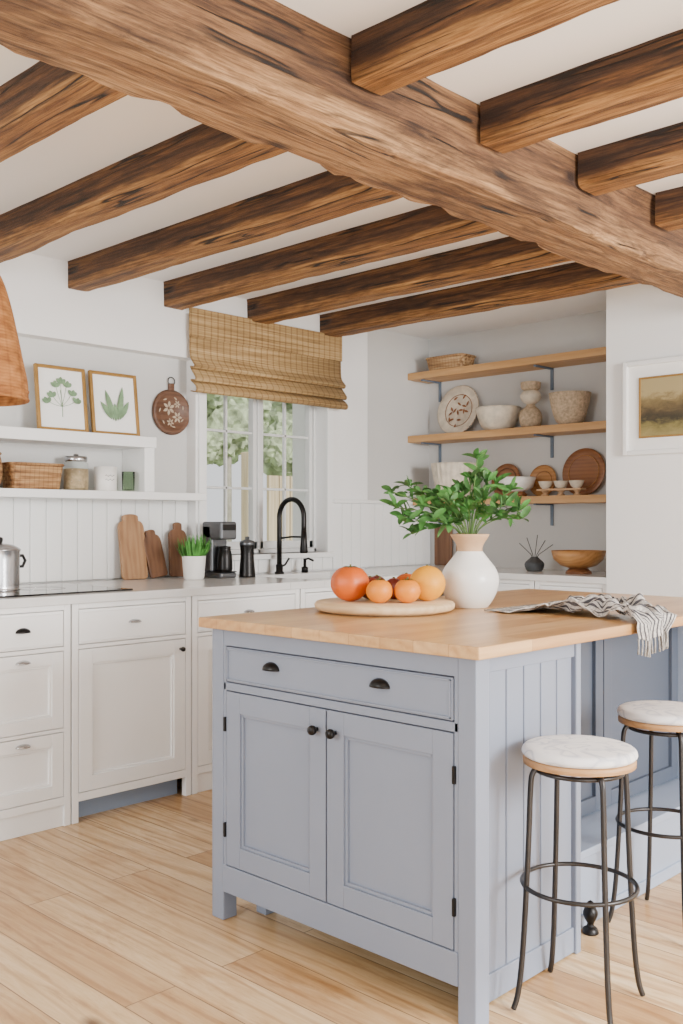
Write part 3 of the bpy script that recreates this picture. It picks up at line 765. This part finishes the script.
# counter items on the left
kt=root('cooking_pot',(-3.93,1.985,.927),'polished steel lidded pot with black handles','cooking pot')
lathe('pot_body',cr([(0,0),(.082,0),(.086,.01),(.086,.07),(.086,.14),(.089,.165)],4),'steel',kt,48)
lathe('lid',cr([(.09,.165),(.088,.173),(.055,.19),(.014,.196)],4),'steel',kt)
lathe('lid_knob',cr([(.012,.194),(.018,.205),(.016,.22),(0,.224)],3),'black',kt)
bm=tube_bm([(0,.08,.14),(0,.11,.142),(0,.122,.12),(0,.11,.095),(0,.08,.095)],.007,10); finish('handle',bm,'black',kt)
bm=tube_bm([(0,-.08,.14),(0,-.11,.142),(0,-.122,.12),(0,-.11,.095),(0,-.08,.095)],.007,10); finish('handle',bm,'black',kt)
def paddle(name,y,w,h,hw,hh,mt,x,tl,label,t=.018,roll=0):
    e=root(name,(x,y,.92),label,'cutting board')
    n=8; pts=[(-w/2+.01,0),(w/2-.01,0),(w/2,.012)]
    pts+= [(w/2,h-.04)]+[(w/2-(w/2-hw/2)*(1-math.cos(a)),h-.04+.04*math.sin(a)) for a in [pi/2*i/n for i in range(1,n+1)]]
    pts+= [(hw/2,h+hh-.012)]+[(hw/2*math.cos(a),h+hh-.012+.012*math.sin(a)) for a in [pi*i/n for i in range(1,n)]]+[(-hw/2,h+hh-.012)]
    pts+= [(-w/2+(w/2-hw/2)*(1-math.cos(a)),h-.04+.04*math.sin(a)) for a in [pi/2*i/n for i in range(n,0,-1)]]+[(-w/2,h-.04),(-w/2,.012)]
    bm=prism_bm(pts,t); bm.transform(Matrix.Rotation(roll,4,'X')); bm.transform(Matrix.Rotation(-tl,4,'Y'))
    zm=min(v.co.z for v in bm.verts); bm.transform(Matrix.Translation((0,0,-zm)))
    finish('board',bm,mt,e,bevel=.004); return e
paddle('cutting_board',2.875,.15,.30,.09,.035,'boarda',-4.245,.15,'tall light oak cutting board leaning on the panelling')
paddle('cutting_board',3.02,.11,.22,.06,.03,'boardb',-4.24,.17,'dark walnut cutting board leaning on the panelling',roll=.14)
paddle('cutting_board',3.145,.11,.25,.05,.04,'boardb',-4.245,.12,'dark brown cutting board leaning on the panelling',roll=-.06)
pp=root('potted_herb',(-4.03,3.09,.92),'small green herb in a white pot','potted plant')
lathe('pot',[(0,0),(.045,0),(.052,.01),(.06,.11),(.062,.12),(.056,.12),(.05,.1),(0,.1)],'ceramic',pp)
bm=bmesh.new()
for k in range(220):
    a=random.uniform(0,2*pi); r=random.uniform(0,.045); tl=random.uniform(.1,1.3)
    leaf_into(bm,(r*math.cos(a),r*math.sin(a),.10),(math.cos(a)*tl,math.sin(a)*tl,1),(math.cos(a),math.sin(a),-.3),random.uniform(.06,.135),.012,.3)
finish('herb_leaves',bm,'greenb',pp)
cm=root('coffee_machine',(-4.05,3.28,.92),'slim dark grey and black coffee machine','coffee maker')
boxes('housing',[(-4.14,-3.98,3.225,3.335,.92,.95),(-4.14,-4.06,3.225,3.335,.95,1.2),(-4.14,-3.98,3.225,3.335,1.12,1.215)],'greymetal',cm,bevel=.012,seg=3)
boxes('control_panel',[(-3.981,-3.976,3.235,3.325,1.17,1.2)],'black',cm,bevel=.002)
boxes('drip_tray',[(-4.055,-3.975,3.23,3.33,.95,.956)],'black',cm,bevel=.003)
lathe('carafe',cr([(0,.036),(.035,.036),(.04,.06),(.037,.12),(.03,.15),(.03,.165),(0,.168)],3),'black',cm,loc=(.035,0,0))
gr=root('coffee_grinder',(-4.0,3.42,.92),'slim black coffee grinder beside the coffee machine','coffee grinder')
lathe('grinder_body',cr([(0,0),(.042,0),(.044,.01),(.036,.12),(.04,.17)],3),'black',gr)
lathe('lid',[(.04,.17),(.042,.175),(.04,.19),(.012,.2),(.012,.215),(0,.216)],'greymetal',gr)
# faucet
fc=root('kitchen_faucet',(-4.13,3.77,.92),'matte black gooseneck faucet','faucet')
lathe('base',[(0,0),(.028,0),(.028,.008),(.02,.014),(.02,.05),(.014,.056),(0,.056)],'black',fc)
pts=[(0,0,.05),(0,0,.2),(0,0,.30)]+[tuple(p) for p in arc((.10,0,.32),.10,pi,0,16,(1,0,0),(0,0,1))]+[(.2,0,.27),(.2,0,.24)]
tube('neck',pts,.0145,'black',fc,14)
lathe('spray_head',[(0,.12),(.02,.12),(.023,.13),(.018,.19),(.015,.25),(0,.25)],'black',fc,loc=(.2,0,0))
tube('support_arm',[(0,0,.2),(.1,0,.21),(.19,0,.21)],.006,'black',fc)
tube('lever',[(0,.015,.04),(0,.045,.05),(0,.075,.085)],.006,'black',fc)
sd=root('soap_dispenser',(-4.13,3.97,.92),'black pump soap dispenser by the sink','soap dispenser')
lathe('collar',[(0,0),(.02,0),(.02,.03),(.009,.035),(.009,.08),(0,.08)],'black',sd)
tube('nozzle',[(0,0,.075),(.03,0,.082),(.07,0,.07)],.006,'black',sd)

# ------------------------------------------------------------ island top items
ZT=.92
cb=root('serving_board',(-2.15,2.43,ZT),'round pale wooden serving board under fruit','serving board')
lathe('disc',[(0,.005),(.2,.005),(.218,.005),(.229,.012),(.231,.024),(.225,.032),(0,.032)],'board',cb,64)
lathe('foot_ring',[(0,0),(.19,0),(.19,.005),(0,.005)],'board',cb,64)
bz=ZT+.032
rt_=Vector((.7193,.6947,0)); fw_=Vector((-.6947,.7193,0)); C=Vector((-2.15,2.43,0))
def P(a,b): return C+rt_*a+fw_*b
def fruit(name,a,b,r,mat,label,cat,sq=.9,kind='orange'):
    p=P(a,b); h=r*sq
    e=root(name,(p.x,p.y,bz),label,cat)
    prof=[]
    N=16
    for i in range(N+1):
        t=pi*i/N; rr=r*math.sin(t); z=h-h*math.cos(t)
        if kind in('pumpkin','persim') and i>N*.75: z-= (i-N*.75)/(N*.25)*h*.16*(i-N*.75)/(N*.25)
        prof.append((max(rr,0),z))
    prof[0]=(0,0); prof[-1]=(0,prof[-1][1])
    lathe('flesh',prof,mat,e,56,wob=.02 if kind=='pumpkin' else 0)
    top=prof[-1][1]
    bm=bmesh.new()
    if kind=='orange': lathe_bm([(0,top-.002),(.005,top-.001),(.004,top+.003),(0,top+.004)],10,bm)
    else:
        for k in range(4 if kind=='persim' else 5):
            an=k*2*pi/(4 if kind=='persim' else 5)+.4; leaf_into(bm,(0,0,top+.004),(math.cos(an),math.sin(an),.05),(0,0,1),r*.45,r*.3,.2)
        tube_bm([(0,0,top),(.002,0,top+.012)],.003,6,bm)
    finish('stem',bm,'calyx',e)
fruit('pumpkin',-.113,.0,.064,'tomato','large deep orange squash at the edge of the board','fruit',.93,'pumpkin')
fruit('plum',-.045,.07,.038,'plum','dark red plum behind the oranges','fruit',1)
fruit('plum',.035,.082,.036,'plum','dark red plum between the fruit','fruit',1)
fruit('plum',-.02,.15,.038,'plum','dark red plum at the back of the board','fruit',1)
fruit('persimmon',-.02,-.08,.043,'persim','small bright orange persimmon with stem','fruit',.92,'persim')
fruit('persimmon',.07,-.075,.043,'persim','small orange persimmon with calyx','fruit',.92,'persim')
fruit('tangerine',.082,.145,.045,'tomato','reddish tangerine at the back of the board','fruit',.93)
fruit('orange',.142,.012,.060,'orange','large ripe orange beside the vase','fruit',.97)

vl=Vector((-2.031,2.737,ZT))
vs=root('vase',vl,'white round-bellied vase with a raw clay neck','vase')
lathe('vase_body',cr([(0,0),(.05,0),(.064,.006),(.088,.045),(.099,.09),(.09,.13),(.062,.168),(.043,.193)],5),'ceramic',vs,56)
lathe('vase_neck',cr([(.043,.192),(.043,.205),(.05,.222),(.062,.24),(.066,.25),(.06,.25),(.045,.23),(.037,.2),(.036,.12)],4),'clay',vs,56)
bq=root('leafy_branches',vl+Vector((0,0,.14)),'bunch of deep green leafy branches standing in the vase','plant')
bs_=bmesh.new(); bl_=bmesh.new()
rnd=random.Random(21)
stems=[(-.235,.0,.09),(-.245,.04,.145),(-.2,-.06,.04),(-.19,.05,.165),(-.15,-.05,.10),(-.14,.06,.14),(-.12,-.1,.05),(-.1,0,.135),(-.08,.09,.10),(-.06,-.08,.11),
 (-.04,.03,.14),(0,-.1,.08),(0,.08,.15),(.02,0,.19),(.05,-.07,.12),(.06,.06,.21),(.08,0,.18),(.1,-.08,.07),(.12,.06,.18),(.14,-.02,.10),(.165,.03,.15),(.18,-.06,.05),(.04,-.02,.255),(-.18,0,.0),(.19,.0,.08),(-.07,-.12,.03),(-.21,.02,.06)]
for (u,dpt,zt) in stems:
    tip=rt_*(u-.018)+fw_*dpt+Vector((0,0,.112+zt))
    st=Vector((u*.04,dpt*.04,0)); nk=Vector((tip.x*.14,tip.y*.14,.115))
    pts=cr([tuple(st),tuple(nk),tuple(nk.lerp(tip,.5)+Vector((0,0,.025))),tuple(tip)],6)
    tube_bm(pts,.002,5,bs_)
    n=len(pts)
    for i in range(int(n*.48),n,1):
        p=Vector(pts[i])
        d=(Vector(pts[min(i+1,n-1)])-Vector(pts[i-1])).normalized()
        a=rnd.uniform(0,2*pi); o=Vector((math.cos(a),math.sin(a),rnd.uniform(-.3,.9)))
        leaf_into(bl_,p,(d*.8+o*.8),Vector((rnd.uniform(-.5,1),rnd.uniform(-1.2,.4),.7)),rnd.uniform(.03,.06),rnd.uniform(.014,.026),rnd.uniform(.05,.6),LEAF_B)
    for q in range(4):
        a=q*2*pi/4+rnd.random(); o=Vector((math.cos(a),math.sin(a),rnd.uniform(0,1.1)))
        leaf_into(bl_,tip,(Vector((0,0,.4))+o),Vector((rnd.uniform(-.3,1),rnd.uniform(-1.2,.3),.6)),rnd.uniform(.035,.066),rnd.uniform(.016,.029),.35,LEAF_B)
finish('stems',bs_,'greenstem',bq); finish('leaves',bl_,'greendark',bq)

# cloth
cl=root('striped_cloth',(-1.62,2.78,ZT),'crumpled grey striped cloth with fringe draped over the edge','kitchen towel')
bm=bmesh.new(); uvl=bm.loops.layers.uv.new('UVMap'); NU,NV=150,120; g=[]; uvs={}
def cpos(u,v):
    path=.55*u; xe=-1.358
    x=-1.86+path; drop=0
    if x>xe: drop=x-xe; x=xe+.006
    w=.155-.08*u+.014*math.sin(u*9)
    yc=2.79-.05*u+.04*math.sin(u*4)
    y=yc+v*w+.015*math.sin(u*14+v*3)+.010*math.sin(u*31+v*5)
    amp=min(1,max(0,(u-.0)*2.4))
    nz=noise.noise(Vector((u*4.5,v*2.1,1.3)))+.55*noise.noise(Vector((u*10,v*4.5,5.3)))+.3*noise.noise(Vector((u*22,v*9,7)))
    fold=(.5*(1+math.sin(v*9+u*10+3.6*noise.noise(Vector((u*3,v*1.5,8))))))**1.3
    hgt=.003+amp*(.036*abs(nz)+.030*fold)+amp*.012*math.exp(-((u-.5)**2)/.08)*max(0,1-v*v)
    edge=min(1,max(0,(xe-x+.02)/.06))
    if drop>0:
        return (xe+.007+.011*(1+math.sin(v*8+1)),y,ZT+.008-drop+.012*math.sin(v*3))
    return (x,y,ZT+hgt*(.3+.7*edge)+.002)
for i in range(NU+1):
    row=[]
    for j in range(NV+1):
        vtx=bm.verts.new(cpos(i/NU,-1+2*j/NV)); uvs[vtx]=(j/NV,i/NU); row.append(vtx)
    g.append(row)
for i in range(NU):
    for j in range(NV):
        f=bm.faces.new((g[i][j],g[i+1][j],g[i+1][j+1],g[i][j+1])); f.smooth=True
        for lp in f.loops: lp[uvl].uv=uvs[lp.vert]
finish('cloth',bm,'stripe',cl,world=True,solid=.0025)
bm=bmesh.new()
for j in range(26):
    v=-1+2*j/25; p=Vector(cpos(1,v)); tube_bm([p,p+Vector((.002,random.uniform(-.004,.004),-.018)),p+Vector((0,random.uniform(-.008,.008),-.045))],[.003,.002,.0035],5,bm)
    p=Vector(cpos(0,v)); tube_bm([p,p+Vector((-.015,random.uniform(-.004,.004),0)),p+Vector((-.038,random.uniform(-.01,.01),0))],[.0028,.002,.003],5,bm)
o=finish('fringe',bm,'fringe',cl,world=True); o['kind']='stuff'

# ------------------------------------------------------------ stools
def stool(loc,rz,label,sp=1.0):
    e=root('bar_stool',loc,label,'stool',rz,group='stools at the island')
    hs=.606
    lathe('seat',cr([(0,hs),(.125,hs),(.137,hs+.003),(.139,hs+.009),(.137,hs+.016),(.12,hs+.018),(0,hs+.018)],2),'stoolwood',e,48)
    lathe('cushion',cr([(0,hs+.018),(.12,hs+.018),(.139,hs+.023),(.142,hs+.031),(.137,hs+.041),(.12,hs+.046),(.05,hs+.049),(0,hs+.049)],3),'cushion',e,48)
    for k in range(4):
        a=k*pi/2; c,s=math.cos(a),math.sin(a)
        pts=cr([(.06*c,.06*s,hs-.004),(.105*c,.105*s,hs-.005),(.124*c,.124*s,hs-.018),(.130*c,.130*s,hs-.06),(.135*c,.135*s,.42),(.142*c,.142*s,.28),(.152*c,.152*s,.13),(.163*c,.163*s,.045),(.175*c,.175*s,.007)],6)
        tube('leg',pts,.0072,'bronze',e,10)
    for nm,r,z in (('foot_ring',.141,.305),('brace_ring',.108,hs-.014)):
        tube(nm,arc((0,0,z),r,0,2*pi,48,(1,0,0),(0,1,0))[:-1],.006,'bronze',e,8,closed=True)
    return e
stool((-1.290,2.195,0),math.radians(56),'round bar stool with patterned white cushion beside the island panel')
stool((-1.362,2.82,0),math.radians(45),'round bar stool with white cushion tucked under the worktop')
ds=root('door_stop',(-1.490,2.60,0),'small black cast metal doorstop by the island plinth','doorstop')
lathe('base',cr([(0,0),(.022,0),(.024,.006),(.02,.016),(.012,.022)],2),'black',ds,24)
lathe('knob',cr([(.012,.02),(.01,.03),(.018,.045),(.022,.06),(.016,.076),(.007,.084),(.009,.092),(0,.098)],3),'black',ds,24)

# ------------------------------------------------------------ garden
gd=boxes('garden_lawn',[(-26,-4.6,-6,26,-.3,-.15)],'grass'); tag(gd,'bright green lawn outside the window','lawn'); gd['kind']='structure'
fn=root('garden_fence',(-8.0,9.2,-.15),'pale wooden garden fence','fence')
bm=bmesh.new()
for k in range(30): bxadd(bm,-8.04,-8.0,7.15+k*.16,7.15+k*.16+.145,-.15,1.72)
finish('fence_boards',bm,'fence',fn,world=True)
for yy in (6.75,9.3,11.3):
    boxes('fence_post',[(-8.0,-7.88,yy,yy+.14,-.15,1.95)],'fence',fn,bevel=.01)
def bush(name,loc,r,h,n,label,cat,seed=0):
    e=root(name,loc,label,cat)
    tube('trunk',[(0,0,0),(.03,0,h*.3),(0,.04,h*.6)],[.09,.07,.04],'bark',e)
    bm=bmesh.new(); rr=random.Random(seed)
    for k in range(n):
        v=Vector((rr.gauss(0,1),rr.gauss(0,1),rr.gauss(0,1))).normalized()*rr.uniform(.1,.75)
        p=Vector((v.x*r,v.y*r,h*.62+v.z*h*.36)); s=r*rr.uniform(.2,.36)
        vs_=bmesh.ops.create_icosphere(bm,subdivisions=4,radius=s,matrix=Matrix.Translation(p))['verts']
        for q in vs_:
            d=(q.co-p).normalized()
            q.co+=d*s*(.35*noise.noise(q.co*2.5/s*.5)+.22*noise.noise(q.co*6/s*.5)+.2*noise.noise(q.co*14/s*.5))
    finish('leaves',bm,'hedge',e)
bush('garden_tree',(-9.8,7.1,-.15),1.1,4.6,11,'pale green leafy garden tree','tree',1)
bush('garden_tree',(-10.2,9.9,-.15),1.2,5.4,11,'slim airy garden tree behind the fence','tree',2)
bush('garden_tree',(-14.5,11.9,-.15),1.9,6.5,12,'tall pale green tree beyond the fence','tree',3)
bush('garden_tree',(-15,7.2,-.15),1.9,6.5,12,'broad pale green tree beyond the fence','tree',4)

# ------------------------------------------------------------ light
W=bpy.data.worlds.new('sky'); SC.world=W; W.use_nodes=True
bg=W.node_tree.nodes['Background']; bg.inputs['Color'].default_value=(.96,.98,1,1); bg.inputs['Strength'].default_value=1.15
def area(name,loc,target,sx,sy,pw,col=(1,1,1)):
    l=bpy.data.lights.new(name,'AREA'); l.shape='RECTANGLE'; l.size=sx; l.size_y=sy; l.energy=pw; l.color=col
    o=bpy.data.objects.new(name,l); COL.objects.link(o); o.location=loc
    o.rotation_euler=(Vector(target)-Vector(loc)).to_track_quat('-Z','Y').to_euler(); return o
area('softbox_right',(2.5,2.6,1.75),(-2,2.6,.9),1.3,1.3,340,(1,.995,.985))  # added softbox on the open right side, not an actual door
area('softbox_rear',(-2.6,-1.9,1.7),(-3.5,3,1.1),1.3,1.3,92,(1,.995,.99))  # added softbox on the open rear side, no window stands there
area('ceiling_fill',(.9,.4,.35),(-1.6,2.2,2.47),1.6,1.6,62,(1,.995,.985))  # added fill aimed upward to brighten the ceiling, no real fitting
s=bpy.data.lights.new('sun','SUN'); s.energy=4.2; s.angle=.035; s.color=(1,.965,.92)
so=bpy.data.objects.new('sun',s); COL.objects.link(so); so.rotation_euler=Vector((-1,.28,-.60)).to_track_quat('-Z','Y').to_euler(); so.location=(3,-2,6)

# ------------------------------------------------------------ camera
cd=bpy.data.cameras.new('camera'); cam=bpy.data.objects.new('camera',cd); COL.objects.link(cam)
cam.location=(0,0,1.2126); cam.rotation_euler=(pi/2,0,math.radians(44)); cd.sensor_width=36; cd.lens=34.63; cd.shift_y=.0098; cd.clip_start=.05
SC.camera=cam
